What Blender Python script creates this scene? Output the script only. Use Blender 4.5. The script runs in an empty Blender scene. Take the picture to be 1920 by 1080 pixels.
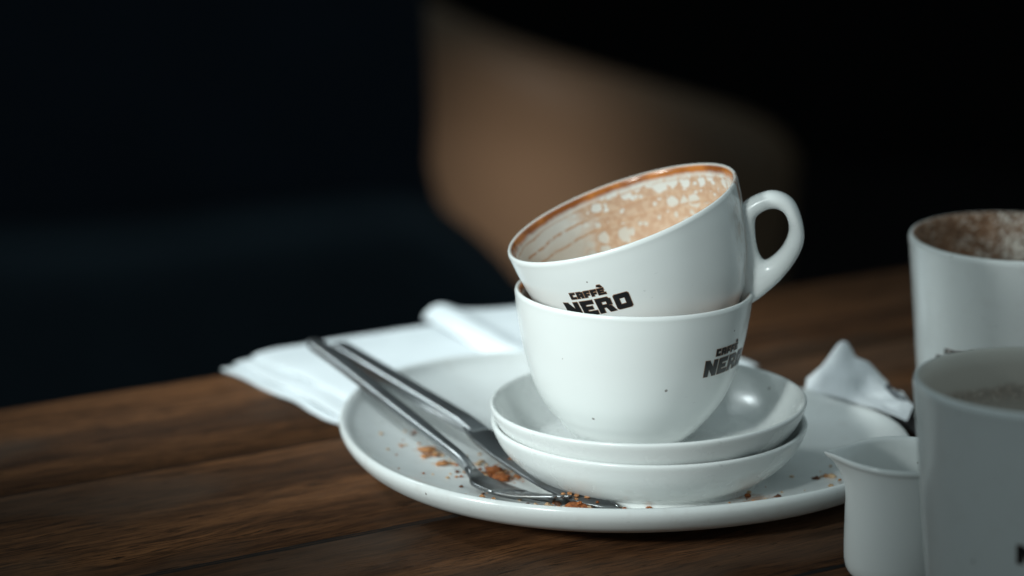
import bpy, bmesh, math, random
from mathutils import Vector, Matrix, noise as mnoise
R = math.radians
S = bpy.context.scene
COL = S.collection

# ------------------------------------------------------------------ camera
cd = bpy.data.cameras.new('camera')
cam = bpy.data.objects.new('camera', cd); COL.objects.link(cam)
cam.location = (-.0504, -1.1301, .3733)
cam.rotation_euler = (R(90 - 13.716), 0, 0)
cd.sensor_width = 36; cd.lens = 93.75
cd.clip_start = .05; cd.clip_end = 60
cd.dof.use_dof = True; cd.dof.focus_distance = 1.122; cd.dof.aperture_fstop = 4.1
S.camera = cam
# ------------------------------------------------------------------ world and lamps
W = bpy.data.worlds.new('World'); S.world = W; W.use_nodes = True
W.node_tree.nodes['Background'].inputs[0].default_value = (.72, .91, .95, 1)
W.node_tree.nodes['Background'].inputs[1].default_value = .28
def area(name, loc, aim, sx, sy, watts, col, spread=180):
    l = bpy.data.lights.new(name, 'AREA'); l.shape = 'RECTANGLE'; l.size = sx; l.size_y = sy
    l.energy = watts; l.color = col; l.spread = R(spread)
    o = bpy.data.objects.new(name, l); COL.objects.link(o); o.location = loc
    o.rotation_euler = (Vector(aim) - Vector(loc)).to_track_quat('-Z', 'Y').to_euler()
    return o
area('window_light', (-.80, -.345, .38), (-.05, .08, .085), .40, .26, .205, (.90, 1, .985), 13)
area('napkin_fill_light', (-.70, .50, .64), (-.11, .21, .02), .32, .22, .24, (.86, .98, 1), 19)  # added fill lamp, brightens napkins and paper from back left
area('cup_fill_light', (-.46, -.70, .48), (-.040, -.02, .092), .20, .18, .082, (.90, 1, .985), 10)  # added frontal fill lamp that lifts the cups
area('chair_fill_light', (-.18, 1.40, .24), (-.03, 1.98, -.41), .28, .18, .58, (1, .94, .86), 25)  # added lamp that brightens the brown chair's backrest
S.view_settings.view_transform = 'Standard'; S.view_settings.look = 'None'
S.view_settings.exposure = 0; S.view_settings.gamma = 1
S.cycles.use_denoising = True
S.cycles.max_bounces = 8

# ------------------------------------------------------------------ material helpers
class G:
    def __init__(s, name):
        s.m = bpy.data.materials.new(name); s.m.use_nodes = True
        s.t = s.m.node_tree; s.b = s.t.nodes['Principled BSDF']
    def n(s, typ, **kw):
        x = s.t.nodes.new(typ)
        for k, v in kw.items(): setattr(x, k, v)
        return x
    def put(s, sock, v):
        if hasattr(v, 'is_output') or isinstance(v, bpy.types.NodeSocket): s.t.links.new(v, sock)
        elif v is not None: sock.default_value = v
    def math(s, op, a, b=None, c=None, clamp=False):
        x = s.n('ShaderNodeMath', operation=op, use_clamp=clamp)
        s.put(x.inputs[0], a)
        if b is not None: s.put(x.inputs[1], b)
        if c is not None: s.put(x.inputs[2], c)
        return x.outputs[0]
    def step(s, v, lo, hi):          # smooth 0..1 as v goes lo -> hi
        x = s.n('ShaderNodeMapRange', interpolation_type='SMOOTHSTEP')
        s.put(x.inputs[0], v); x.inputs[1].default_value = lo; x.inputs[2].default_value = hi
        x.inputs[3].default_value = 0; x.inputs[4].default_value = 1
        return x.outputs[0]
    def coord(s, scale=(1, 1, 1), rot=(0, 0, 0)):
        tc = s.n('ShaderNodeTexCoord'); mp = s.n('ShaderNodeMapping')
        mp.inputs['Scale'].default_value = scale; mp.inputs['Rotation'].default_value = rot
        s.t.links.new(tc.outputs['Object'], mp.inputs['Vector']); return mp.outputs[0]
    def noise(s, vec, scale, detail=3, rough=.5, dist=0):
        x = s.n('ShaderNodeTexNoise'); s.put(x.inputs['Vector'], vec)
        x.inputs['Scale'].default_value = scale; x.inputs['Detail'].default_value = detail
        x.inputs['Roughness'].default_value = rough; x.inputs['Distortion'].default_value = dist
        return x.outputs['Fac']
    def mix(s, f, a, b):
        x = s.n('ShaderNodeMix', data_type='RGBA'); s.put(x.inputs[0], f)
        for i, v in ((6, a), (7, b)):
            s.put(x.inputs[i], (*v, 1) if isinstance(v, tuple) else v)
        return x.outputs[2]
    def set(s, name, v): s.put(s.b.inputs[name], (*v, 1) if isinstance(v, tuple) and len(v) == 3 else v)
    def bump(s, h, strength, dist):
        x = s.n('ShaderNodeBump'); x.inputs['Strength'].default_value = strength
        x.inputs['Distance'].default_value = dist; s.put(x.inputs['Height'], h)
        s.t.links.new(x.outputs[0], s.b.inputs['Normal'])
    def specks(s, scale, rad, keep):
        v = s.n('ShaderNodeTexVoronoi'); v.inputs['Scale'].default_value = scale
        s.put(v.inputs['Vector'], s.coord())
        sep = s.n('ShaderNodeSeparateColor'); s.t.links.new(v.outputs['Color'], sep.inputs[0])
        near = s.math('LESS_THAN', v.outputs['Distance'], s.math('MULTIPLY', sep.outputs[1], rad))
        return s.math('MULTIPLY', near, s.math('LESS_THAN', sep.outputs[0], keep))

CER = (.78, .80, .79)
def ceramic(name, base=CER, rough=.20, speck=.42, grime=0.0, splash=False, smear=()):
    g = G(name)
    c = g.coord()
    v = g.noise(c, 55, 4)
    col = g.mix(g.math('MULTIPLY', v, .22), base, tuple(k * .86 for k in base))
    col = g.mix(g.math('MULTIPLY', g.specks(125, .10, speck * .6), .7), col, (.10, .07, .05))
    # scuffs: short faint grey marks
    sc = g.math('MULTIPLY', g.step(g.noise(g.coord((1, 1, 3.2)), 210, 2), .70, .76), g.step(g.noise(c, 30, 1), .5, .62))
    col = g.mix(g.math('MULTIPLY', sc, .22), col, (.25, .25, .24))
    if grime:
        gr = g.math('MULTIPLY', g.step(g.noise(c, 120, 5, .65), .5, .72), grime)
        col = g.mix(gr, col, (.30, .20, .13))
    for sx, sy, sr in smear:      # greasy pastry smears, each with its own ragged outline
        dn = g.n('ShaderNodeVectorMath', operation='DISTANCE'); g.put(dn.inputs[0], c); dn.inputs[1].default_value = (sx, sy, .013)
        k = g.step(g.math('ADD', g.math('DIVIDE', dn.outputs['Value'], sr), g.math('MULTIPLY', g.noise(c, 330, 4, .65), 2.2)), 1.85, 1.35)
        col = g.mix(g.math('MULTIPLY', k, .75), col, (.46, .20, .075))
    if splash:      # dried coffee run beside the handle
        sp = g.n('ShaderNodeSeparateXYZ'); g.put(sp.inputs[0], c)
        ph = g.math('MULTIPLY', g.math('ABSOLUTE', g.math('ARCTAN2', sp.outputs[1], sp.outputs[0])), 180 / math.pi)
        near = g.math('MULTIPLY', g.step(ph, 30, 9), g.step(g.noise(g.coord((1, 1, .35)), 260, 4, .6), .50, .64))
        seam = g.math('MULTIPLY', g.step(ph, 9.5, 7.0), g.step(g.noise(g.coord((1, 1, .4)), 140, 3), .36, .55))
        col = g.mix(g.math('MULTIPLY', near, .42), col, (.34, .21, .13))
        col = g.mix(g.math('MULTIPLY', seam, .75), col, (.36, .19, .12))
    g.set('Base Color', col)
    g.set('Roughness', g.math('MULTIPLY_ADD', g.noise(c, 90, 4), .16, rough - .05))
    g.set('IOR', 1.5)
    g.set('Coat IOR', 1.5)
    g.set('Coat Weight', .1); g.set('Coat Roughness', .06)
    g.bump(g.noise(c, 28, 2), .04, .002)
    return g.m
def plain(name, col, rough=.5, metal=0.0, var=.25, scale=60, bump=0.0, bscale=200, spec=.5):
    g = G(name); c = g.coord()
    g.set('Base Color', g.mix(g.math('MULTIPLY', g.noise(c, scale, 4), var * 2), col, tuple(k * .55 for k in col)))
    g.set('Roughness', rough); g.set('Metallic', metal); g.set('Specular IOR Level', spec)
    if bump: g.bump(g.noise(c, bscale, 4), bump, .002)
    return g.m

# ------------------------------------------------------------------ mesh helpers
def link(name, me, mat=None, parent=None, smooth=True):
    o = bpy.data.objects.new(name, me); COL.objects.link(o)
    if mat: me.materials.append(mat)
    if smooth: me.polygons.foreach_set('use_smooth', [True] * len(me.polygons))
    if parent: o.parent = parent
    return o
def mesh(name, vs, fs):
    me = bpy.data.meshes.new(name); me.from_pydata([tuple(v) for v in vs], [], fs); me.update()
    bm = bmesh.new(); bm.from_mesh(me); bmesh.ops.recalc_face_normals(bm, faces=bm.faces); bm.to_mesh(me); bm.free()
    return me
def tag(o, label, cat, group=None, kind=None):
    o['label'] = label
    if cat: o['category'] = cat
    if group: o['group'] = group
    if kind: o['kind'] = kind
    return o
def empty(name, loc=(0, 0, 0), mat=None):
    o = bpy.data.objects.new(name, None); COL.objects.link(o); o.empty_display_size = .01
    if mat: o.matrix_world = mat
    else: o.location = loc
    return o
def smooth_curve(pts, n=6, closed=False):
    """Catmull-Rom through the points"""
    P = [Vector(p) for p in pts]; out = []; L = len(P)
    rng = range(L) if closed else range(L - 1)
    for i in rng:
        g = (lambda k: P[k % L]) if closed else (lambda k: P[max(0, min(L - 1, k))])
        a, b, c, d = g(i - 1), g(i), g(i + 1), g(i + 2)
        for k in range(n):
            t = k / n
            out.append(.5 * ((2 * b) + (c - a) * t + (2 * a - 5 * b + 4 * c - d) * t * t + (3 * b - a - 3 * c + d) * t ** 3))
    if not closed: out.append(P[-1])
    return out
def lathe(profile, segs=128, sub=5, rfun=None):
    """profile of (r, z) from the axis underneath, round the lip, back to the axis inside; rfun(angle, r) -> r"""
    pr = smooth_curve([(r, z, 0) for r, z in profile], sub)
    vs, fs, rings = [], [], []
    for p in pr:
        r, z = max(p.x, 0), p.y
        if r < 1e-5: rings.append([len(vs)]); vs.append((0, 0, z)); continue
        ring = []
        for k in range(segs):
            a = 2 * math.pi * k / segs; q = rfun(a, r) if rfun else r
            ring.append(len(vs)); vs.append((q * math.cos(a), q * math.sin(a), z))
        rings.append(ring)
    for A, B in zip(rings, rings[1:]):
        if len(A) == 1 and len(B) == 1: continue
        for k in range(segs):
            j = (k + 1) % segs
            if len(A) == 1: fs.append((A[0], B[k], B[j]))
            elif len(B) == 1: fs.append((A[k], A[j], B[0]))
            else: fs.append((A[k], A[j], B[j], B[k]))
    return vs, fs
def loft(sections, closed=False):
    """list of equal-length rings of points"""
    vs, fs = [], []; n = len(sections[0])
    for s in sections: vs += s
    m = len(sections)
    for i in range(m if closed else m - 1):
        a, b = i * n, ((i + 1) % m) * n
        for k in range(n):
            j = (k + 1) % n; fs.append((a + k, a + j, b + j, b + k))
    if not closed:
        fs.append(tuple(range(n))[::-1]); fs.append(tuple((m - 1) * n + k for k in range(n)))
    return vs, fs
def rrect(w, h, r, n=4):
    """rounded rectangle outline, centred"""
    out = []
    for cx, cy, a0 in ((w/2-r, h/2-r, 0), (-w/2+r, h/2-r, 90), (-w/2+r, -h/2+r, 180), (w/2-r, -h/2+r, 270)):
        for k in range(n + 1):
            a = R(a0 + 90 * k / n); out.append((cx + r * math.cos(a), cy + r * math.sin(a)))
    return out
def solid(o, thick, off=0, bevel=0):
    m = o.modifiers.new('thickness', 'SOLIDIFY'); m.thickness = thick; m.offset = off
    return o

# ================================================================== SETTING
TA = R(31.8); TU = Vector((math.cos(TA), math.sin(TA), 0)); TN = Vector((-math.sin(TA), math.cos(TA), 0))
def flat_structure(name, vs, mat):
    o = link(name, mesh(name, vs, [(0, 1, 2, 3)]), mat, smooth=False); o['kind'] = 'structure'; return o
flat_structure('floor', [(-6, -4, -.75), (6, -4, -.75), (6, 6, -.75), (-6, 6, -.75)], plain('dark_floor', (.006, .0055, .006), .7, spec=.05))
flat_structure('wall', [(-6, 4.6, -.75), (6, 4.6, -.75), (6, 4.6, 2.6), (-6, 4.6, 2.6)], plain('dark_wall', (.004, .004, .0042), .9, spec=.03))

# ------------------------------------------------------------------ table
def wood_mat(seed, tint):
    g = G('worn_wood')
    tc = g.n('ShaderNodeTexCoord'); mp = g.n('ShaderNodeMapping')
    mp.inputs['Scale'].default_value = (1.0, 1, 1); mp.inputs['Location'].default_value = (seed * 1.7, seed * .9, 0)
    g.t.links.new(tc.outputs['Object'], mp.inputs['Vector'])
    wn = g.n('ShaderNodeTexNoise'); wm = g.n('ShaderNodeVectorMath', operation='MULTIPLY')
    g.t.links.new(mp.outputs[0], wm.inputs[0]); wm.inputs[1].default_value = (7, 16, 10)
    g.t.links.new(wm.outputs[0], wn.inputs['Vector']); wn.inputs['Scale'].default_value = 1; wn.inputs['Detail'].default_value = 4
    wa = g.n('ShaderNodeVectorMath', operation='MULTIPLY_ADD'); g.t.links.new(wn.outputs['Color'], wa.inputs[0])
    wa.inputs[1].default_value = (0, .026, 0); g.t.links.new(mp.outputs[0], wa.inputs[2])
    v = wa.outputs[0]
    def st(x, y, z):
        q = g.n('ShaderNodeVectorMath', operation='MULTIPLY'); g.put(q.inputs[0], v); q.inputs[1].default_value = (x, y, z); return q.outputs[0]
    big = g.noise(st(1.6, 17, 8), 1.0, 5, .6, .8)
    mid = g.noise(st(7, 170, 60), 1.0, 5, .65, .4)
    fine = g.noise(st(48, 1100, 300), 1.0, 4, .75)
    patch = g.noise(st(7, 12, 6), 1.0, 4)
    # broad growth bands, cathedral-like, then dark streaks, then pores
    band = g.math('SINE', g.math('MULTIPLY', g.math('ADD', big, g.math('MULTIPLY', mid, .10)), 42))
    col = g.mix(g.step(big, .30, .70), (.058, .0250, .0110), (.225, .094, .0370))
    col = g.mix(g.math('MULTIPLY', g.step(band, .1, .95), .30), col, (.042, .0175, .0082))
    col = g.mix(g.math('MULTIPLY', g.step(mid, .46, .64), .62), col, (.031, .0152, .0086))
    col = g.mix(g.math('MULTIPLY', g.step(fine, .46, .60), .80), col, (.011, .0058, .0036))
    col = g.mix(g.math('MULTIPLY', g.step(patch, .47, .66), .38), col, (.105, .070, .050))     # worn greyish
    pits = g.math('MAXIMUM', g.step(g.noise(st(60, 420, 100), 1.0, 2), .68, .73), g.step(g.noise(st(11, 260, 60), 1.0, 2, .5, 1.2), .71, .735))
    col = g.mix(g.math('MULTIPLY', pits, .85), col, (.004, .003, .002))
    g.set('Base Color', col)
    g.set('Roughness', g.math('MULTIPLY_ADD', mid, .25, .45)); g.set('Specular IOR Level', .07)
    h = g.math('ADD', g.math('MULTIPLY', mid, .6), g.math('MULTIPLY', fine, .6))
    h = g.math('SUBTRACT', h, g.math('MULTIPLY', pits, .9))
    g.bump(h, .5, .0015)
    return g.m
table = empty('wooden_table', (0, 0, -.75))
tag(table, 'dark brown wooden table of worn planks under the crockery', 'table')
MT = Matrix.Translation((0, 0, .75)) @ Matrix.Rotation(TA, 4, 'Z')
GRIME = plain('grimy_plank_edge', (.008, .006, .005), .9)
joints = [.2835, .1515, .0225, -.118, -.262, -.40, -.54]
for i, (a, b) in enumerate(zip(joints, joints[1:])):
    bm = bmesh.new()
    lo, hi = ((.0002, 0), (.0016, .0002), (.0006, .0010), (.0006, .0006), (.0006, .0006), (0, .0006))[i]
    a, b = a - hi, b + lo
    bmesh.ops.create_cube(bm, size=1)
    w = a - b
    for v in bm.verts: v.co = Vector((v.co.x * 1.9, v.co.y * w, v.co.z * .034))
    bmesh.ops.bevel(bm, geom=[e for e in bm.edges], offset=(.0004, .0006, .0012)[i] if i < 3 else .0012, segments=3, affect='EDGES')
    me = bpy.data.meshes.new('plank'); bm.to_mesh(me); bm.free()
    o = link('plank', me, wood_mat(i + 1.3, (1, 1, 1)), table)
    me.materials.append(GRIME)
    for p in me.polygons:
        if abs(p.normal.y) > .6 and i > 0 or p.normal.y < -.6: p.material_index = 1
    o.matrix_local = MT @ Matrix.Translation((.15, (a + b) / 2, -.017 + random.Random(i).uniform(-.0002, .0)))
    if i == 0: tops = o
def box_part(name, parent, size, loc, mat, bev=.004):
    bm = bmesh.new(); bmesh.ops.create_cube(bm, size=1)
    for v in bm.verts: v.co = Vector([v.co[k] * size[k] for k in range(3)])
    bmesh.ops.bevel(bm, geom=list(bm.edges), offset=bev, segments=2, affect='EDGES')
    me = bpy.data.meshes.new(name); bm.to_mesh(me); bm.free()
    o = link(name, me, mat, parent); o.location = loc; return o
WD = plain('dark_stained_wood', (.05, .028, .018), .5)
for x in (-.72, 1.0):
    for y in (.21, -.47):
        o = box_part('leg', table, (.07, .07, .70), (0, 0, 0), WD); o.matrix_local = MT @ Matrix.Translation((x, y, -.40 + .01))
for y in (.21, -.47):
    o = box_part('apron', table, (1.64, .022, .08), (0, 0, 0), WD); o.matrix_local = MT @ Matrix.Translation((.14, y, -.0745))

# ------------------------------------------------------------------ chairs far behind (blurred)
LEA = plain('brown_leather', (.092, .059, .037), .45, spec=.12, var=.12, scale=12, bump=.2, bscale=120)
NAV = plain('navy_cloth', (.010, .016, .024), .85, spec=.05, var=.4, scale=9, bump=.3, bscale=300)
NAV_LIT = plain('lit_navy_cloth', (.020, .030, .039), .85, spec=.05, var=.5, scale=9, bump=.3, bscale=300)  # lighter copy of the navy cloth, light on the arm painted in
DKW = plain('dark_chair_wood', (.02, .013, .01), .5)
def cushion(name, parent, outline, y0, y1, mat, rnd=.04, n=5, bulge=0.0):
    """outline in XZ, given depth with rounded front and back rims"""
    P = smooth_curve([(x, z, 0) for x, z in outline], n, closed=True)
    c = sum(P, Vector()) / len(P)
    secs = []
    D = y1 - y0
    for k, (t, s) in enumerate(((0, .0), (0, .55), (.0, .8), (.03, .93), (.10, 1), (.5, 1.015), (.9, 1), (.97, .93), (1, .8), (1, .55), (1, 0.0))):
        ring = []
        for p in P:
            q = c + (p - c) * max(s, .02) if s < .9 else p + (p - c).normalized() * ((s - 1) * rnd * 4)
            yy = y0 + t * D + (bulge * (1 - (min(1, (p - c).length / .3)) ** 2) * 0)
            ring.append((q.x, yy, q.y))
        secs.append(ring)
    vs, fs = loft(secs)
    return link(name, mesh(name, vs, fs), mat, parent)
# brown leather chair, its back turned to the table
ch = empty('brown_chair', (.16, 2.15, -.75))
tag(ch, 'out of focus brown leather chair in the dark behind the cups', 'chair')
def rel(o, root):
    o.matrix_local = Matrix.Translation(-root.location); return o
# curved backrest: a wide arc seen from outside
CX, CY = .035, 2.16
secs = []
for k in range(49):
    t = k / 48; a = R(172 + 190 * t); rad = .185
    top = -.035 - .25 * max(0, t - .18) ** 1.15
    ring = []
    for (px, pz) in rrect(.07, 1, .033, 5):
        lean = .05 * (1 if pz > 0 else 0)
        rr = rad + px + lean
        z = top if pz > 0 else -.56
        z += (-.033 * (1 - math.cos(min(1, abs(px) / .035) * math.pi / 2)))  if pz > 0 else 0
        ring.append((CX + rr * math.cos(a), CY + rr * math.sin(a), z))
    secs.append(ring)
# rows between floor end and top so the leather bulges
def densify(secs):
    out = []
    for r_ in secs:
        n_ = len(r_); o_ = []
        for i_ in range(n_):
            p, q = Vector(r_[i_]), Vector(r_[(i_ + 1) % n_])
            m_ = 8 if (q - p).length > .1 else 1
            for k_ in range(m_):
                w_ = p.lerp(q, k_ / m_)
                u_ = k_ / m_
                d_ = Vector((w_.x - CX, w_.y - CY, 0)).normalized()
                o_.append(tuple(w_ + d_ * (.012 * math.sin(math.pi * u_) * (1 if Vector((w_.x - CX, w_.y - CY, 0)).length > .2 else -1))))
        out.append(o_)
    return out
secs = densify(secs)
vs, fs = loft(secs); rel(link('backrest', mesh('backrest', vs, fs), LEA, ch), ch)
secs = []
for s, z in ((.25, -.40), (.9, -.40), (1, -.38), (1, -.32), (.9, -.29), (.3, -.28)):
    secs.append([(CX + .15 * s * math.cos(2 * math.pi * k / 40), CY + .15 * s * math.sin(2 * math.pi * k / 40), z) for k in range(40)])
vs, fs = loft(secs); rel(link('seat', mesh('seat', vs, fs), LEA, ch), ch)
for dx in (-.11, .11):
    for dy in (-.11, .11):
        rel(box_part('leg', ch, (.04, .04, .36), (0, 0, 0), DKW), ch).matrix_local = Matrix.Translation((CX + dx - .16, CY + dy - 2.15, .18))
# navy armchair nearer on the left
nv = empty('navy_armchair', (-.35, 1.35, -.75))
tag(nv, 'out of focus dark navy cloth armchair behind the napkins', 'chair')
rel(cushion('backrest', nv, [(-.98, -.30), (-1.0, -.05), (-.9, .16), (-.55, .21), (-.25, .20), (-.148, .15), (-.132, .0), (-.132, -.12), (-.16, -.30)], 1.30, 1.44, NAV), nv)
rel(cushion('arm', nv, [(-.98, -.52), (-1.0, -.22), (-.85, -.17), (-.45, -.15), (-.25, -.13), (-.15, -.125), (-.10, -.150), (-.045, -.205), (.01, -.30), (.03, -.52)], 1.12, 1.30, NAV_LIT), nv)
rel(cushion('seat', nv, [(-1.0, -.52), (-1.0, -.36), (-.8, -.32), (-.2, -.32), (-.08, -.36), (-.08, -.52)], .98, 1.34, NAV), nv)
for dx in (-.94, -.02):
    for yy in (1.02, 1.38):
        rel(box_part('leg', nv, (.04, .04, .24), (0, 0, 0), DKW), nv).matrix_local = Matrix.Translation((dx + .35, yy - 1.35, .12))

# ================================================================== CROCKERY
PORC = ceramic('white_porcelain', rough=.23)
# ------------------------------------------------------------------ plate
FC = [0.12543, -0.00749, -0.00718, 0.00273, -0.01114, 0.00614, -0.00069]
def plate_r(a):
    return FC[0] + sum(FC[2*k-1] * math.cos(k*a) + FC[2*k] * math.sin(k*a) for k in (1, 2, 3))
prof = [(0, .004), (.05, .004), (.072, .0038), (.075, .0003), (.078, .0003), (.080, .0035), (.098, .0050), (.112, .0075), (.1200, .0110),
        (.1244, .0155), (.1260, .0195), (.1249, .0221), (.1224, .0216), (.118, .0186), (.110, .0157), (.098, .0134), (.085, .0123), (.07, .0118), (.03, .0118), (0, .0118)]
vs, fs = lathe(prof, 192, 5, lambda a, r: r + (plate_r(a) - .12543) * min(1, r / .1254) ** 1.2)
PLATE_M = ceramic('plate_glaze', rough=.20, speck=.30, grime=.10, smear=((-.056, -.052, .017), (-.087, -.017, .010), (-.022, -.104, .013), (.055, -.090, .014)))
pl = link('dinner_plate', mesh('dinner_plate', vs, fs), PLATE_M); pl.location = (0, .05, 0)
tag(pl, 'large white plate with crumbs, under the saucers and cutlery', 'plate')
def plate_z(x, y):
    a = math.atan2(y - .05, x); r = math.hypot(x, y - .05)
    q = r * .12543 / plate_r(a)
    inner = [(0, .0118), (.07, .0118), (.085, .0123), (.098, .0134), (.110, .0157), (.118, .0186), (.1225, .0216)]
    for (r0, z0), (r1, z1) in zip(inner, inner[1:]):
        if q <= r1: return z0 + (z1 - z0) * (q - r0) / (r1 - r0)
    return .0216
# ------------------------------------------------------------------ saucers
sprof = [(0, .0035), (.040, .0035), (.0455, .0032), (.0467, .0003), (.0492, .0003), (.0498, .0034), (.0545, .0060), (.0605, .0108), (.0656, .0165), (.0685, .0222),
         (.0696, .0254), (.0688, .0266), (.0672, .0258), (.0655, .0225), (.0620, .0165), (.0570, .0115), (.0515, .0090), (.046, .0085), (.02, .0085), (0, .0085)]
vs, fs = lathe(sprof, 144, 4); sme = mesh('saucer', vs, fs)
sa = link('saucer', sme, PORC); sa.location = (.0100, -.001, .0119)
tag(sa, 'lower of the two white saucers, resting on the large plate', 'saucer', 'stacked saucers')
sb = sa.copy(); COL.objects.link(sb)
sb.location = (.0100, -.0015, .0215); sb.rotation_euler = (0, R(-1.2), 0)
tag(sb, 'upper of the two white saucers, directly beneath the lower cup', 'saucer', 'stacked saucers')

# ------------------------------------------------------------------ cups
CH = .0675
couter = [(0, .0022), (.022, .0022), (.0222, .002), (.0232, .0002), (.0250, .0002), (.0258, .0020), (.0297, .0056), (.0333, .0097), (.0372, .0143), (.0424, .0225), (.0466, .0335), (.0496, .0455), (.0515, .0565), (.0524, .0640), (.0526, .0662)]
clip = [(.0519, .0675), (.0505, .0668)]
cinner = [(.0496, .0640), (.0486, .0565), (.0467, .0455), (.0437, .0345), (.0397, .0245), (.0345, .0160), (.0265, .0095), (.0150, .0065), (0, .0058)]
def outer_r(z):
    for (r0, z0), (r1, z1) in zip(couter[4:], couter[5:]):
        if z <= z1: return r0 + (r1 - r0) * (z - z0) / max(1e-6, z1 - z0)
    return couter[-1][0]
OUT_CURVE = smooth_curve([(r, z, 0) for r, z in couter + clip + cinner], 5)
def outer_rs(z):
    lim = 5 * (len(couter) - 1)
    for p, q in zip(OUT_CURVE[20:lim], OUT_CURVE[21:lim + 1]):
        if p.y <= z <= q.y: return p.x + (q.x - p.x) * (z - p.y) / max(1e-7, q.y - p.y)
    return outer_r(z)
vs, fs = lathe(couter + clip + cinner, 160, 5)
def inside_split(me, zrim, rin):
    """second material slot for the inner wall"""
    for p in me.polygons:
        c = p.center; r = math.hypot(c.x, c.y)
        if p.normal.x * c.x + p.normal.y * c.y < -1e-9 and c.z > .004 or (r < rin and p.normal.z > .4 and c.z > .004): p.material_index = 1
def foam_mat():
    g = G('coffee_stained_glaze')
    tc = g.n('ShaderNodeTexCoord'); sep = g.n('ShaderNodeSeparateXYZ'); g.t.links.new(tc.outputs['Object'], sep.inputs[0])
    x, y, z = sep.outputs; c = tc.outputs['Object']
    phi = g.math('MULTIPLY', g.math('ARCTAN2', y, x), 180 / math.pi)         # 0 at the handle
    wob = g.noise(c, 70, 3)
    wob2 = g.noise(c, 240, 3)
    d = g.math('SUBTRACT', CH, z)                                             # depth below the lip
    base = g.mix(g.noise(c, 40, 2), (.74, .745, .72), (.66, .63, .57))
    # milky film low on the wall
    film = g.step(g.math('ADD', d, g.math('MULTIPLY', wob, .012)), .014, .026)
    col = g.mix(g.math('MULTIPLY', film, .55), base, (.55, .46, .36))
    # streak rings, left of the foam
    zz = g.math('ADD', g.math('MULTIPLY', d, 1050), g.math('MULTIPLY', wob, 4.5))
    st = g.step(g.math('SINE', zz), .60, .95)
    st = g.math('MULTIPLY', st, g.step(wob2, .27, .48))
    st = g.math('MULTIPLY', st, g.step(d, .004, .007))
    st = g.math('MULTIPLY', st, g.step(d, .022, .016))
    col = g.mix(g.math('MULTIPLY', st, .75), col, (.52, .26, .12))
    # foam lace: tan skin with bare bubbles
    win = g.math('MULTIPLY', g.step(phi, 8, 26), g.step(g.math('ADD', phi, g.math('MULTIPLY', wob, 46)), 158, 136))
    jit = g.n('ShaderNodeTexNoise'); g.put(jit.inputs['Vector'], c); jit.inputs['Scale'].default_value = 260; jit.inputs['Detail'].default_value = 2
    off = g.n('ShaderNodeVectorMath', operation='MULTIPLY_ADD'); g.t.links.new(jit.outputs['Color'], off.inputs[0])
    off.inputs[1].default_value = (.0026, .0026, .0026); g.put(off.inputs[2], c)
    def bubbles(scale, r0, r1, keep0, keep1):
        v = g.n('ShaderNodeTexVoronoi'); v.inputs['Scale'].default_value = scale; g.t.links.new(off.outputs[0], v.inputs['Vector'])
        sc = g.n('ShaderNodeSeparateColor'); g.t.links.new(v.outputs['Color'], sc.inputs[0])
        rad = g.math('MULTIPLY_ADD', sc.outputs[0], r1, r0)
        kp = g.math('GREATER_THAN', sc.outputs[1], g.math('MULTIPLY_ADD', g.step(d, .005, .022), keep1 - keep0, keep0))
        return g.math('MULTIPLY', g.step(g.math('SUBTRACT', v.outputs['Distance'], rad), .025, -.025), kp)
    bare = g.math('MAXIMUM', bubbles(140, .28, .22, .0, .40), bubbles(330, .20, .26, .35, .78))
    lace = g.math('SUBTRACT', 1.0, bare)
    lace = g.math('MULTIPLY', lace, g.step(d, .003, .006))
    lace = g.math('MULTIPLY', lace, win)
    tan = g.mix(g.step(g.noise(c, 320, 3), .4, .62), (.50, .285, .165), (.58, .39, .26))
    col = g.mix(g.math('MULTIPLY', lace, .90), col, tan)
    # dark ring right under the lip
    rw = g.math('ADD', d, g.math('MULTIPLY', wob2, -.0016))
    ring = g.math('MULTIPLY', g.step(rw, .0040, .0014), g.step(d, -.0001, .0008))
    col = g.mix(g.math('MULTIPLY', ring, 1.0), col, g.mix(g.step(wob, .4, .62), (.27, .075, .012), (.50, .17, .035)))
    g.set('Base Color', col); g.set('Roughness', g.math('MULTIPLY_ADD', lace, .35, .2))
    g.bump(g.math('ADD', lace, g.math('MULTIPLY', st, .5)), .25, .0006)
    return g.m
FOAM = foam_mat()
cup_me = mesh('body', vs, fs); cup_me.materials.append(ceramic('cup_glaze', speck=.6, splash=True))
cup_me.materials.append(FOAM); inside_split(cup_me, CH, .05)
# handle: a fused ear; inner (hole) and outer outlines in the cup's own x,z plane
def ear(hole, outline, half, name='handle'):
    I = smooth_curve([(x, z, 0) for x, z in hole], 6, closed=True)
    O = smooth_curve([(x, z, 0) for x, z in outline], 6, closed=True)
    secs = []
    for a, b in zip(I, O):
        c = (a + b) / 2; d = (b - a) / 2
        wid = d.length
        h = min(half, wid * 1.15 + .0008)
        ring = []
        for k in range(16):
            t = 2 * math.pi * k / 16
            u = math.copysign(abs(math.cos(t)) ** .85, math.cos(t)); w = math.copysign(abs(math.sin(t)) ** .85, math.sin(t))
            q = c + d * u; ring.append((q.x, h * w, q.y))
        secs.append(ring)
    v, f = loft(secs, closed=True)
    return mesh(name, v, f)
HOLE = [(.0553, .0480), (.0621, .0497), (.0670, .0461), (.0666, .0381), (.0610, .0312), (.0529, .0276), (.0511, .0328), (.0524, .0413)]
OUTL = [(.0480, .0530), (.0630, .0572), (.0722, .0507), (.0730, .0376), (.0685, .0272), (.0545, .0165), (.0365, .0115), (.0425, .0353)]
handle_me = ear(HOLE, OUTL, .0056); handle_me.materials.append(PORC)
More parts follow.
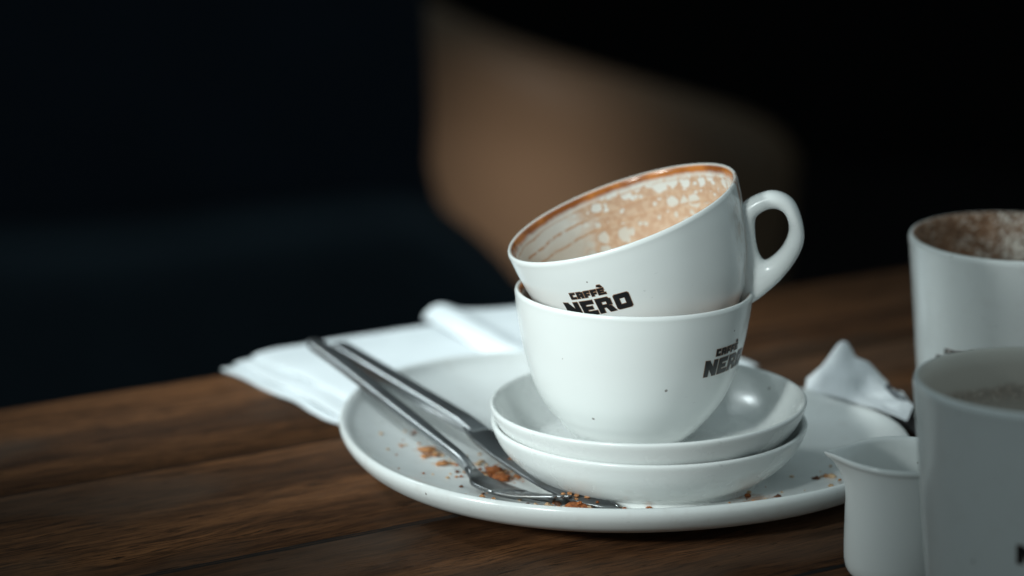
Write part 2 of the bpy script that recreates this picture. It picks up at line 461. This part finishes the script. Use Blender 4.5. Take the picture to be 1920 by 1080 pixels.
# printed lettering wrapped on a body of revolution
def strokes():
    """block letters as convex quads in a box u 0..128, v 0..62 (v up)"""
    L = []
    def add(ch, quads): L.append((ch, quads))
    rect = lambda a, b, c, d: [(a, b), (c, b), (c, d), (a, d)]
    # NERO, height 30
    add('N', [[(1, 0), (11, 0), (11, 30), (0, 31)], [(8, 30), (11, 30), (27, 8), (25, 0), (21, 0), (8, 18)], rect(21, 0, 31, 30)])
    add('E', [rect(35, 0, 45, 30), rect(45, 22, 61, 30), rect(45, 11.5, 57, 18), rect(45, 0, 63, 8)])
    add('R', [rect(66, 0, 76, 30), [(76, 22), (90, 22), (93, 26), (89, 30), (76, 30)], [(85, 14), (94, 14), (94, 26), (90, 27), (85, 22)], rect(76, 10, 88, 16), [(80, 12), (91, 13), (98, 0), (86, 0)]])
    add('O', [[(100, 3), (103, 0), (109, 0), (109, 30), (103, 30), (100, 27)], rect(109, 21, 119, 30), rect(109, 0, 119, 9), [(119, 0), (125, 0), (128, 3), (128, 27), (125, 30), (119, 30)]])
    # CAFFE with its accent, height 13
    y = 36
    add('C', [rect(23, y, 28, y + 13), rect(28, y + 9, 34, y + 13), rect(28, y, 35, y + 4)])
    add('A', [rect(37, y, 42, y + 13), rect(42, y + 9, 46, y + 13), rect(42, y + 3.5, 45, y + 7), rect(45, y, 50, y + 12)])
    add('F', [rect(52, y, 57, y + 13), rect(57, y + 9, 63, y + 13), rect(57, y + 3.5, 62, y + 7)])
    add('F', [rect(65, y, 70, y + 13), rect(70, y + 9, 76, y + 13), rect(70, y + 3.5, 75, y + 7)])
    add('E', [rect(78, y, 83, y + 13), rect(83, y + 9, 90, y + 13), rect(83, y + 4.8, 89, y + 8), rect(83, y, 92, y + 3.6), [(79, y + 17), (86, y + 14), (89, y + 15.5), (86, y + 19.5), (81, y + 20)]])
    return L
INK = plain('black_print', (.013, .014, .016), .35, var=.3, scale=300)
INKB = plain('brown_print_edge', (.36, .20, .12), .4, var=.2, scale=300)
def lettering(parent, rz, zbot, phic, width, lift=.00022, grow=.9):
    k = width / 128
    for pas, (mat, gr, lf, nm) in enumerate(((INKB, grow, lift * .5, 'print_edge'), (INK, 0, lift, 'printed_lettering'))):
        vs, fs = [], []
        for ch, quads in strokes():
            for q in quads:
                if gr:
                    cx = sum(p[0] for p in q) / len(q); cy = sum(p[1] for p in q) / len(q)
                    q = [(u + gr * (1 if u > cx else -1), v + gr * (1 if v > cy else -1)) for u, v in q]
                bm = bmesh.new(); f = bm.faces.new([bm.verts.new((u, v, 0)) for u, v in q])
                bmesh.ops.triangulate(bm, faces=[f])
                bmesh.ops.subdivide_edges(bm, edges=list(bm.edges), cuts=3, use_grid_fill=True)
                b0 = len(vs); bm.verts.index_update()
                for v in bm.verts:
                    z = zbot + v.co.y * k
                    r = rz(z) + lf
                    a = phic + (v.co.x - 64) * k / rz(zbot + 20 * k)
                    vs.append((r * math.cos(a), r * math.sin(a), z))
                for f in bm.faces: fs.append(tuple(b0 + v.index for v in f.verts))
                bm.free()
        me = bpy.data.meshes.new(nm); me.from_pydata(vs, [], fs); me.update()
        o = link(nm, me, mat, parent)
LW = .0312
def make_cup(mat4, label, group, zb):
    e = empty('coffee_cup', mat=mat4); tag(e, label, 'cup', group)
    o = bpy.data.objects.new('body', cup_me); COL.objects.link(o); o.parent = e
    cup_me.polygons.foreach_set('use_smooth', [True] * len(cup_me.polygons))
    h = bpy.data.objects.new('handle', handle_me); COL.objects.link(h); h.parent = e
    handle_me.polygons.foreach_set('use_smooth', [True] * len(handle_me.polygons))
    lettering(e, outer_rs, zb, R(-108), LW)
    return e
make_cup(Matrix.Translation((.0020, 0, .0300)) @ Matrix.Rotation(R(.6), 4, 'Y') @ Matrix.Rotation(R(73), 4, 'Z') @ Matrix.Diagonal((.987, .987, 1, 1)),
         'lower upright white cup standing on the stacked saucers', 'stacked coffee cups', .0378)
ax = R(19.4); bx = R(3.3)
n = Vector((-math.sin(ax), -math.sin(bx) * math.cos(ax), math.cos(ax) * math.cos(bx)))
e1 = Vector((math.cos(ax), 0, math.sin(ax))); e1 -= n * e1.dot(n); e1.normalize(); e2 = n.cross(e1)
rimc = Vector((-.0030, .0021, .1311)); base = rimc - n * CH
M = Matrix((e1, e2, n)).transposed().to_4x4(); M.translation = base
make_cup(M @ Matrix.Rotation(R(-8), 4, 'Z'), 'tilted white cup with coffee foam stains, stacked in the lower cup', 'stacked coffee cups', .0402)

# ------------------------------------------------------------------ mugs
MH = .100
mouter = [(0, .003), (.030, .003), (.0335, .0025), (.0350, .0002), (.0372, .0003), (.0392, .0030), (.0405, .010), (.0428, .030), (.0452, .055), (.0474, .078), (.0490, .094), (.0495, .0980)]
mlip = [(.0487, .1000), (.0462, .0995)]
minner = [(.0447, .0960), (.0440, .090), (.0425, .075), (.0402, .050), (.0378, .025), (.0345, .0125), (.026, .0085), (0, .0080)]
MC = smooth_curve([(r, z, 0) for r, z in mouter], 5)
def mug_rs(z):
    for p, q in zip(MC[20:], MC[21:]):
        if p.y <= z <= q.y: return p.x + (q.x - p.x) * (z - p.y) / max(1e-7, q.y - p.y)
    return .045
vs, fs = lathe(mouter + mlip + minner, 144, 5)
def mug_inside(name, band_lo, band_hi, amount, phi0, phiw):
    g = G(name); tc = g.n('ShaderNodeTexCoord'); sep = g.n('ShaderNodeSeparateXYZ'); c = tc.outputs['Object']
    g.t.links.new(c, sep.inputs[0]); x, y, z = sep.outputs
    d = g.math('SUBTRACT', MH, z)
    ang = g.math('SUBTRACT', 1.0, g.math('ADD', g.math('MULTIPLY', g.math('DIVIDE', x, .045), -.5 * math.cos(phi0)), g.math('ADD', g.math('MULTIPLY', g.math('DIVIDE', y, .045), -.5 * math.sin(phi0)), .5)))
    a = g.noise(c, 520, 4, .75); b = g.noise(c, 90, 3)
    k = g.math('MULTIPLY', g.step(g.math('ADD', d, g.math('MULTIPLY', b, .006)), band_lo, band_lo + .004), g.step(d, band_hi, band_hi - .012))
    dens = g.math('ADD', g.math('MULTIPLY', ang, .34), g.math('MULTIPLY', b, .28))
    sp = g.step(g.math('ADD', a, dens), .80, .92)
    mask = g.math('MULTIPLY', g.math('MULTIPLY', sp, k), amount)
    col = g.mix(mask, (.62, .58, .52), g.mix(g.step(a, .4, .6), (.26, .115, .045), (.085, .036, .015)))
    g.set('Base Color', col); g.set('Roughness', g.math('MULTIPLY_ADD', mask, .5, .25)); g.set('Specular IOR Level', .3)
    return g.m
def make_mug(loc, rot, label, inside, tilt=0, residue=None):
    e = empty('coffee_mug', mat=Matrix.Translation(loc) @ Matrix.Rotation(tilt, 4, 'X') @ Matrix.Rotation(rot, 4, 'Z')); tag(e, label, 'mug', 'tall mugs at the right')
    me = mesh('body', vs, fs); me.materials.append(ceramic('mug_glaze', rough=.2, speck=.3, grime=.05)); me.materials.append(inside); inside_split(me, MH, .03)
    link('body', me, None, e)
    h = [(.056, .076), (.063, .077), (.070, .072), (.0735, .060), (.071, .046), (.063, .038), (.055, .040), (.052, .058)]
    ou = [(.0465, .085), (.064, .086), (.077, .079), (.081, .060), (.078, .041), (.066, .029), (.043, .031), (.045, .058)]
    hm = ear(h, ou, .0062); link('handle', hm, PORC, e)
    lettering(e, mug_rs, .0412, R(-112), .031)
    if residue:
        v, f = [(0, 0, residue)], []
        rr = .0400
        for k in range(64): v.append((rr * math.cos(k * math.pi / 32), rr * math.sin(k * math.pi / 32), residue))
        f = [(0, k + 1, (k + 1) % 64 + 1) for k in range(64)]
        link('coffee_residue', mesh('coffee_residue', v, f), plain('milky_coffee', (.30, .19, .13), .3, var=.3, scale=90), e)
    return e
make_mug((.186, .0956, 0), R(-17), 'rear white mug with dark coffee specks inside, at the right edge', mug_inside('speckled_mug_inside', -.001, .060, .95, R(165), 1), tilt=R(1.5))
make_mug((.1515, -.1570, 0), R(21), 'nearest white mug with a brown coffee line inside, beside the jug', mug_inside('lined_mug_inside', .016, .026, .5, R(90), 1), residue=.060)

# ------------------------------------------------------------------ milk jug
def jug():
    e = empty('milk_jug', (.1094, -.0945, 0)); tag(e, 'small white milk jug with a pointed spout, beside the nearest mug', 'jug')
    pr = [(0, .0025), (.014, .0025), (.0175, .0015), (.0195, .0002), (.0218, .0012), (.0234, .0050), (.0238, .012), (.0238, .024), (.0237, .034), (.0238, .042), (.0243, .0478), (.0252, .0498), (.0246, .0513), (.0228, .0508), (.0219, .0485), (.0214, .044), (.0208, .034), (.0210, .02), (.0205, .007), (.014, .0045), (0, .004)]
    ps = smooth_curve([(r, z, 0) for r, z in pr], 5)
    v, f, rings = [], [], []
    seg = 128
    for p in ps:
        r, z = max(0, p.x), p.y
        if r < 1e-5: rings.append([len(v)]); v.append((0, 0, z)); continue
        ring = []
        for k in range(seg):
            a = 2 * math.pi * k / seg
            da = abs((a - math.pi + math.pi) % (2 * math.pi) - math.pi)          # angle from the spout (180 deg)
            w = max(0, (z - .030) / .0200) ** 2.6
            sp = .0072 * w * (math.exp(-(da / .13) ** 1.3) * .45 + math.exp(-(da / .42) ** 2) * .55)
            zz = z + .0008 * w * math.exp(-(da / .35) ** 2)
            ring.append(len(v)); v.append(((r + sp) * math.cos(a), (r + sp * .98) * math.sin(a), zz))
        rings.append(ring)
    for A, B in zip(rings, rings[1:]):
        for k in range(seg):
            j = (k + 1) % seg
            if len(A) == 1: f.append((A[0], B[k], B[j]))
            elif len(B) == 1: f.append((A[k], A[j], B[0]))
            else: f.append((A[k], A[j], B[j], B[k]))
    link('body', mesh('body', v, f), ceramic('jug_glaze', speck=.12), e)
    h = [(.0265, .036), (.031, .037), (.0345, .032), (.0345, .024), (.031, .019), (.0262, .020), (.0255, .024), (.0255, .030)]
    o = [(.0225, .0425), (.032, .0430), (.0395, .035), (.0395, .022), (.033, .0135), (.022, .0145), (.0215, .022), (.0215, .031)]
    hd = link('handle', ear(h, o, .0042), PORC, e)
    hd.matrix_local = Matrix.Rotation(R(0), 4, 'Z')
jug()

# ================================================================== CUTLERY
def steel(name, rough=.34, smear=.25):
    g = G(name); c = g.coord((1, 1, 1))
    v = g.noise(c, 70, 4, .6); k = .72 if smear > .5 else 1
    g.set('Base Color', g.mix(g.math('MULTIPLY', g.step(v, .42, .7), smear), (.36 * k, .37 * k, .38 * k), (.16 * k, .135 * k, .11 * k)))
    g.set('Metallic', 1.0)
    g.set('Roughness', g.math('MULTIPLY_ADD', g.noise(c, 40, 3), .10, rough - .05))
    return g.m
ST = steel('steel'); STD = steel('smeared_steel', .34, .6)
def frame_along(p, d, up=Vector((0, 0, 1))):
    d = d.normalized(); s = up.cross(d).normalized(); u = d.cross(s)
    return d, s, u
def blade_loft(stations, prof_n=6):
    """stations: (centre, side vec, up vec, half width left, half width right, half thickness, corner 0..1)"""
    secs = []
    for c, s, u, wl, wr, h, rc in stations:
        w = wl + wr; ctr = c + s * ((wl - wr) / 2)
        rad = min(w / 2, h) * rc
        secs.append([tuple(ctr + s * x + u * y) for x, y in rrect(w, 2 * h, rad, prof_n)])
    return loft(secs)
# knife: tip on the plate's front floor, handle on its far left lip
kt = Vector((-.0086, -.0559, .0147)); ke = Vector((-.1371, .1475, .0315))
kd, ks, ku = frame_along(kt, kt - ke)       # s points to the left seen along the blade (from handle)
kn = empty('table_knife', tuple(kt)); tag(kn, 'steel knife lying flat with its crumb-smeared blade on the plate', 'knife')
KL = (kt - ke).length
def kpt(t): return ke + kd * (KL * t)
st = []
for t, w, h in ((0, .0038, .0020), (.004, .0042, .0027), (.02, .0046, .0030), (.15, .0046, .0030), (.30, .0045, .0030), (.45, .0045, .0030), (.50, .0045, .0029), (.525, .0046, .0024), (.55, .0045, .0016), (.57, .0044, .0010)):
    st.append((kpt(t), ks, ku, w, w, h, .42))
v, f = blade_loft(st); o = link('handle', mesh('handle', v, f), ST, kn); o.matrix_local = Matrix.Translation(-kt)
st = []
for t, wl, wr, h in ((.525, .0042, .0042, .0013), (.56, .0048, .0070, .0011), (.60, .0049, .0095, .0010), (.68, .0050, .0118, .0009), (.78, .0050, .0128, .0008), (.86, .0050, .0124, .0008), (.92, .0050, .0104, .0007), (.96, .0050, .0070, .0007), (.985, .0049, .0025, .0006), (1.0, .0046, -.0030, .0004)):
    st.append((kpt(t), ks, ku, wl, wr, h, .6))
v, f = blade_loft(st, 3); o = link('blade', mesh('blade', v, f), STD, kn); o.matrix_local = Matrix.Translation(-kt)
st = [(kpt(t) + ks * (.0046 if t < .99 else .0043), ks, ku, .0006, .0006, .0013 if t < .95 else .0008, .5) for t in (.60, .70, .80, .90, .96, .985, .998)]
v, f = blade_loft(st, 3); o = link('blade_edge', mesh('blade_edge', v, f), steel('polished_steel', .22, .1), kn); o.matrix_local = Matrix.Translation(-kt)
# fork: handle on the lip beside the knife, head on the plate floor
fp = smooth_curve([(-.1492, .1440, .0350), (-.1300, .1070, .0322), (-.1085, .0640, .0285), (-.0890, .0260, .0248), (-.0735, -.0040, .0215), (-.0655, -.0165, .0163), (-.0560, -.0268, .0143), (-.0440, -.0372, .0146), (-.0270, -.0492, .0182)], 8)
fk = empty('table_fork', tuple(fp[-1])); tag(fk, 'steel fork with tines over the knife blade, handle over the plate rim', 'fork')
Lf = len(fp) - 1
def fst(i, w, h, rc=.75, roll=0, off=0.0):
    d = (fp[min(Lf, i + 1)] - fp[max(0, i - 1)]); d, s, u = frame_along(fp[i], d)
    s2 = s * math.cos(roll) + u * math.sin(roll); u2 = u * math.cos(roll) - s * math.sin(roll)
    return (fp[i] + s2 * off, s2, u2, w, w, h, rc)
ROLL = R(14)
hw = []
for i in range(0, 39):
    t = i / 38
    w = .0046 if i > 1 else (.0026, .0040)[i]
    w = w * (1 - .52 * t ** 1.2) if i > 1 else w
    hw.append(fst(i, w, (.0016 if i == 0 else .0021) + .0002 * t, .8, -ROLL * max(0, t - .6) / .4))
v, f = blade_loft(hw); o = link('handle', mesh('handle', v, f), ST, fk); o.matrix_local = Matrix.Translation(-fp[-1])
st = []
for i, w in ((36, .0026), (38, .0030), (40, .0048), (42, .0078), (44, .0101), (46, .0110), (48, .0113), (50, .0114), (52, .0114)):
    st.append(fst(i, w, .0010 if i > 38 else .0018, .7, -ROLL))
v, f = blade_loft(st, 3); o = link('head', mesh('head', v, f), STD, fk); o.matrix_local = Matrix.Translation(-fp[-1])
for k in range(4):
    off = (k - 1.5) * .0062
    st = [fst(i, .0021 - .0010 * max(0, (i - 58) / 6), .0009 - .0003 * max(0, (i - 58) / 6), .8, -ROLL, off * (1 - .08 * (i - 52) / 12)) for i in range(51, 65, 1) if i <= Lf]
    v, f = blade_loft(st, 3); o = link('tine', mesh('tine', v, f), STD, fk); o.matrix_local = Matrix.Translation(-fp[-1])

# ================================================================== PAPER
def paper_mat(name, col=(.78, .82, .84)):
    g = G(name); c = g.coord()
    g.set('Base Color', g.mix(g.math('MULTIPLY', g.noise(c, 120, 4), .25), col, tuple(k * .88 for k in col)))
    g.set('Roughness', .9); g.set('Specular IOR Level', .2)
    emb = g.n('ShaderNodeTexVoronoi'); emb.inputs['Scale'].default_value = 900; g.put(emb.inputs['Vector'], c)
    g.bump(g.math('ADD', g.math('MULTIPLY', emb.outputs['Distance'], .35), g.noise(c, 90, 3)), .35, .0010)
    return g.m
PAP = paper_mat('tissue_paper')
def ply(parent, name, p00, p10, p01, p11, zfun, n=48, thick=.0012, seed=0, wob=.0016):
    vs, fs = [], []
    p00, p10, p01, p11 = map(Vector, (p00, p10, p01, p11))
    for i in range(n + 1):
        for j in range(n + 1):
            s, t = i / n, j / n
            p = (p00 * (1 - s) + p10 * s) * (1 - t) + (p01 * (1 - s) + p11 * s) * t
            q = mnoise.noise((p.x * 38 + seed, p.y * 38, seed * 2.1)); q2 = mnoise.noise((p.x * 38, p.y * 38 + seed, 7 + seed))
            vs.append((p.x + q * wob, p.y + q2 * wob, p.z + zfun(s, t) + .0008 * mnoise.noise((p.x * 30, p.y * 30, seed + 3))))
    for i in range(n):
        for j in range(n):
            a = i * (n + 1) + j; fs.append((a, a + n + 1, a + n + 2, a + 1))
    o = link(name, mesh(name, vs, fs), PAP, parent); solid(o, thick, 1); return o
# flat folded napkin under the plate's left; s runs along the table edge, t towards the camera
nk = empty('folded_napkin', (-.15, .19, 0)); tag(nk, 'flat white paper napkin tucked under the left of the plate', 'napkin', 'paper napkins')
E_ = Vector((.845, .535, 0)); F_ = Vector((.565, -.825, 0))
def nap(parent, corner, le, lf, z, zf, seed, thick=.0012, wob=.0016, name='ply'):
    c = Vector((*corner, z)); c -= parent.location
    return ply(parent, name, c, c + E_ * le, c + F_ * lf, c + E_ * le + F_ * lf, zf, thick=thick, seed=seed, wob=wob)
edge = lambda s, t, k=.05: min(1, s / k) * min(1, t / .04)
nap(nk, (-.2020, .2150), .17, .128, .0005, lambda s, t: .0012 * math.sin(s * 9) ** 2 * .5 + .0006 * math.sin(t * 14), 1, wob=.0028)
nap(nk, (-.1965, .2165), .165, .122, .0026, lambda s, t: .0012 * (1 - math.exp(-s * 30)) + .0005 * math.sin(t * 11 + 1), 2, wob=.0024)
nap(nk, (-.1865, .2235), .155, .112, .0050, lambda s, t: .0016 * (1 - math.exp(-s * 22)) + .0005 * math.sin(t * 12 + 2), 3)
# second napkin: rolled over along its left side, lying across the first behind the plate
n2 = empty('rolled_napkin', (-.08, .27, .0085)); tag(n2, 'puffy folded white napkin with a rolled edge, behind the plate', 'napkin', 'paper napkins')
a0 = Vector((-.0985, .2920, .0095)) - n2.location
b0 = Vector((-.0300, .1560, .0095)) - n2.location
wv = Vector((.105, .018, 0))
ply(n2, 'ply', a0, a0 + wv, b0, b0 + wv, lambda s, t: .0010 * math.sin(t * 9), seed=5)
rolls = []
def rollz(s, t):
    return .0022 + .0040 * math.exp(-((s - .085) / .075) ** 2) * (1 - .45 * t) - .0042 * math.exp(-(s / .02)) + .0018 * math.sin(t * 7 + 1) * s
ply(n2, 'top_ply', a0 + Vector((-.001, 0, 0)), a0 + wv, b0 + Vector((-.001, 0, 0)), b0 + wv, rollz, n=64, seed=6)
# ------------------------------------------------------------------ crumpled paper on the right
def packet():
    g = G('printed_tissue'); c = g.coord()
    sep = g.n('ShaderNodeSeparateXYZ'); g.put(sep.inputs[0], c)
    vm = g.n('ShaderNodeVectorMath', operation='DISTANCE'); g.put(vm.inputs[0], c); vm.inputs[1].default_value = (.050, -.017, .0340)
    dd = vm.outputs['Value']
    r1 = g.math('COMPARE', dd, .0232, .0013); r2 = g.math('COMPARE', dd, .0204, .0006)
    col = g.mix(g.math('MULTIPLY', g.math('MAXIMUM', r1, r2), .93), g.mix(g.noise(c, 60, 3), (.86, .88, .90), (.78, .81, .84)), (.02, .028, .04))
    g.set('Base Color', col); g.set('Roughness', .75)
    g.bump(g.noise(c, 120, 4), .3, .001)
    e = empty('crumpled_paper', (.100, .105, .0)); tag(e, 'crumpled white paper wrapper with dark print, on the far right plate rim', 'paper')
    # front hem along the plate lip, ridge behind it, back edge down on the table: world points
    hem = [(.0916, .1075, .0205), (.0960, .0990, .0215), (.1010, .0915, .0225), (.1120, .0740, .0235), (.1215, .0590, .0245), (.1310, .0430, .0240)]
    mid = [(.0935, .1160, .0235), (.0985, .1100, .0300), (.1060, .1060, .0330), (.1160, .0930, .0285), (.1260, .0780, .0262), (.1350, .0580, .0245)]
    rdg = [(.0950, .1250, .0220), (.1025, .1250, .0275), (.1110, .1240, .0388), (.1185, .1140, .0345), (.1290, .1000, .0272), (.1395, .0720, .0222)]
    bak = [(.0985, .1400, .0010), (.1060, .1440, .0010), (.1180, .1440, .0010), (.1300, .1340, .0010), (.1410, .1180, .0010), (.1490, .0880, .0010)]
    rows = [smooth_curve(r, 4) for r in (hem, mid, rdg, bak)]
    cols = [smooth_curve([r[i] for r in rows], 5) for i in range(len(rows[0]))]
    vs, fs = [], []
    m = len(cols[0])
    rnd = lambda p, k: mnoise.noise((p.x * k, p.y * k, p.z * k + 5))
    for c_ in cols:
        for j, p in enumerate(c_):
            a = abs(rnd(p, 60)) * .0055 - .0022 + rnd(p, 150) * .0007
            w = min(1, j / 3)
            vs.append((p.x + a * .3 - .100, p.y - a * .5 * w - .105, p.z + a * w))
    for i in range(len(cols) - 1):
        for j in range(m - 1):
            a = i * m + j; fs.append((a, a + m, a + m + 1, a + 1))
    o = link('sheet', mesh('sheet', vs, fs), g.m, e, smooth=False); solid(o, .0004, 1)
packet()

# ================================================================== CRUMBS
CR = []
for k, (a, b) in enumerate((((.42, .13, .03), (.22, .06, .015)), ((.50, .24, .10), (.34, .14, .05)), ((.16, .06, .025), (.09, .035, .018)), ((.60, .42, .26), (.48, .30, .17)))):
    g = G('crumb'); c = g.coord(); g.set('Base Color', g.mix(g.step(g.noise(c, 700, 3), .35, .65), a, b)); g.set('Roughness', .8)
    g.set('Subsurface Weight', .0); CR.append(g.m)
def flake(seed, size, flat=.30):
    rnd = random.Random(seed); bm = bmesh.new()
    bmesh.ops.create_icosphere(bm, subdivisions=2, radius=1)
    for v in bm.verts:
        k = 1 + .55 * mnoise.noise(v.co * 1.7 + Vector((seed * 3.1, 0, 0))) + .25 * mnoise.noise(v.co * 4 + Vector((0, seed * 1.7, 0)))
        v.co = v.co * k; v.co.x *= rnd.uniform(.8, 1.4); v.co.z *= flat
    me = bpy.data.meshes.new('crumb'); bm.transform(Matrix.Scale(size, 4)); bm.to_mesh(me); bm.free(); return me
big = [  # x, y, size, material, where
    (-.0590, .0040, .0042, 0, 'largest orange crumb, on the plate between fork and knife'),
    (-.0555, -.0065, .0040, 0, 'dark orange crumb on the plate just in front of the largest one'),
    (-.0890, .0340, .0036, 1, 'long pale orange crumb on the plate left of the fork handle'),
    (-.0640, .0530, .0022, 0, 'orange crumb against the knife where blade meets handle'),
    (-.0240, -.0530, .0040, 0, 'orange crumb under the fork tines by the plate rim'),
    (-.0820, .0135, .0028, 1, 'orange crumb on the plate beside the fork neck'),
    (.0080, -.0500, .0016, 0, 'small orange crumb at the knife tip beside the saucers'),
]
for i, (x, y, s, m, lab) in enumerate(big):
    o = link('pastry_crumb', flake(i + 1, s), CR[m], None, smooth=False)
    o.location = (x, y, plate_z(x, y) + s * .25); o.rotation_euler = (0, 0, i * 1.3)
    tag(o, lab, 'crumb', 'pastry crumbs on the plate')
rnd = random.Random(4)
vs, fs, mi = [], [], []
fl = [flake(100 + k, 1.0, .6) for k in range(5)]
def sprinkle(x, y, s, m, z=None):
    me = rnd.choice(fl); a = rnd.uniform(0, 6.3); b0 = len(vs); zz = (plate_z(x, y) if z is None else z) + s * .3
    for v in me.vertices:
        vs.append((x + s * (v.co.x * math.cos(a) - v.co.y * math.sin(a)), y + s * (v.co.x * math.sin(a) + v.co.y * math.cos(a)), zz + s * v.co.z))
    for p in me.polygons: fs.append(tuple(b0 + i for i in p.vertices)); mi.append(m)
for cx, cy, sp, nn in ((-.058, .000, .010, 60), (-.072, .020, .014, 20), (-.072, .003, .022, 30), (-.022, -.055, .013, 60), (-.10, .03, .03, 10), (.07, -.03, .03, 12), (-.090, .030, .008, 8), (-.050, .030, .012, 14), (.0, -.052, .012, 12), (.05, -.045, .02, 14), (.085, -.005, .012, 8), (-.09, .06, .02, 8), (-.062, -.035, .01, 8)):
    for _ in range(nn):
        x, y = rnd.gauss(cx, sp * .6), rnd.gauss(cy, sp * .6)
        if math.hypot(x - .010, y + .001) < .0490 : continue
        if math.hypot(x, y - .05) > plate_r(math.atan2(y - .05, x)) * .93: continue
        sprinkle(x, y, abs(rnd.gauss(.0005, .0004)) + .00025, rnd.choice((0, 1, 1, 3, 3, 2)))
for _ in range(46):          # on the blade
    t = rnd.uniform(.70, .97); p = kpt(t) + ks * rnd.uniform(-.010, .0046)
    sprinkle(p.x, p.y, abs(rnd.gauss(.0004, .0003)) + .0002, rnd.choice((0, 1, 1, 2)), p.z + .0008)
me = mesh('fine_crumbs', vs, fs)
for m in CR: me.materials.append(m)
me.polygons.foreach_set('material_index', mi)
o = link('fine_crumbs', me, None, None, smooth=False)
tag(o, 'scatter of tiny brown crumbs over plate and knife blade', 'crumbs', kind='stuff')
for m in fl: bpy.data.meshes.remove(m)
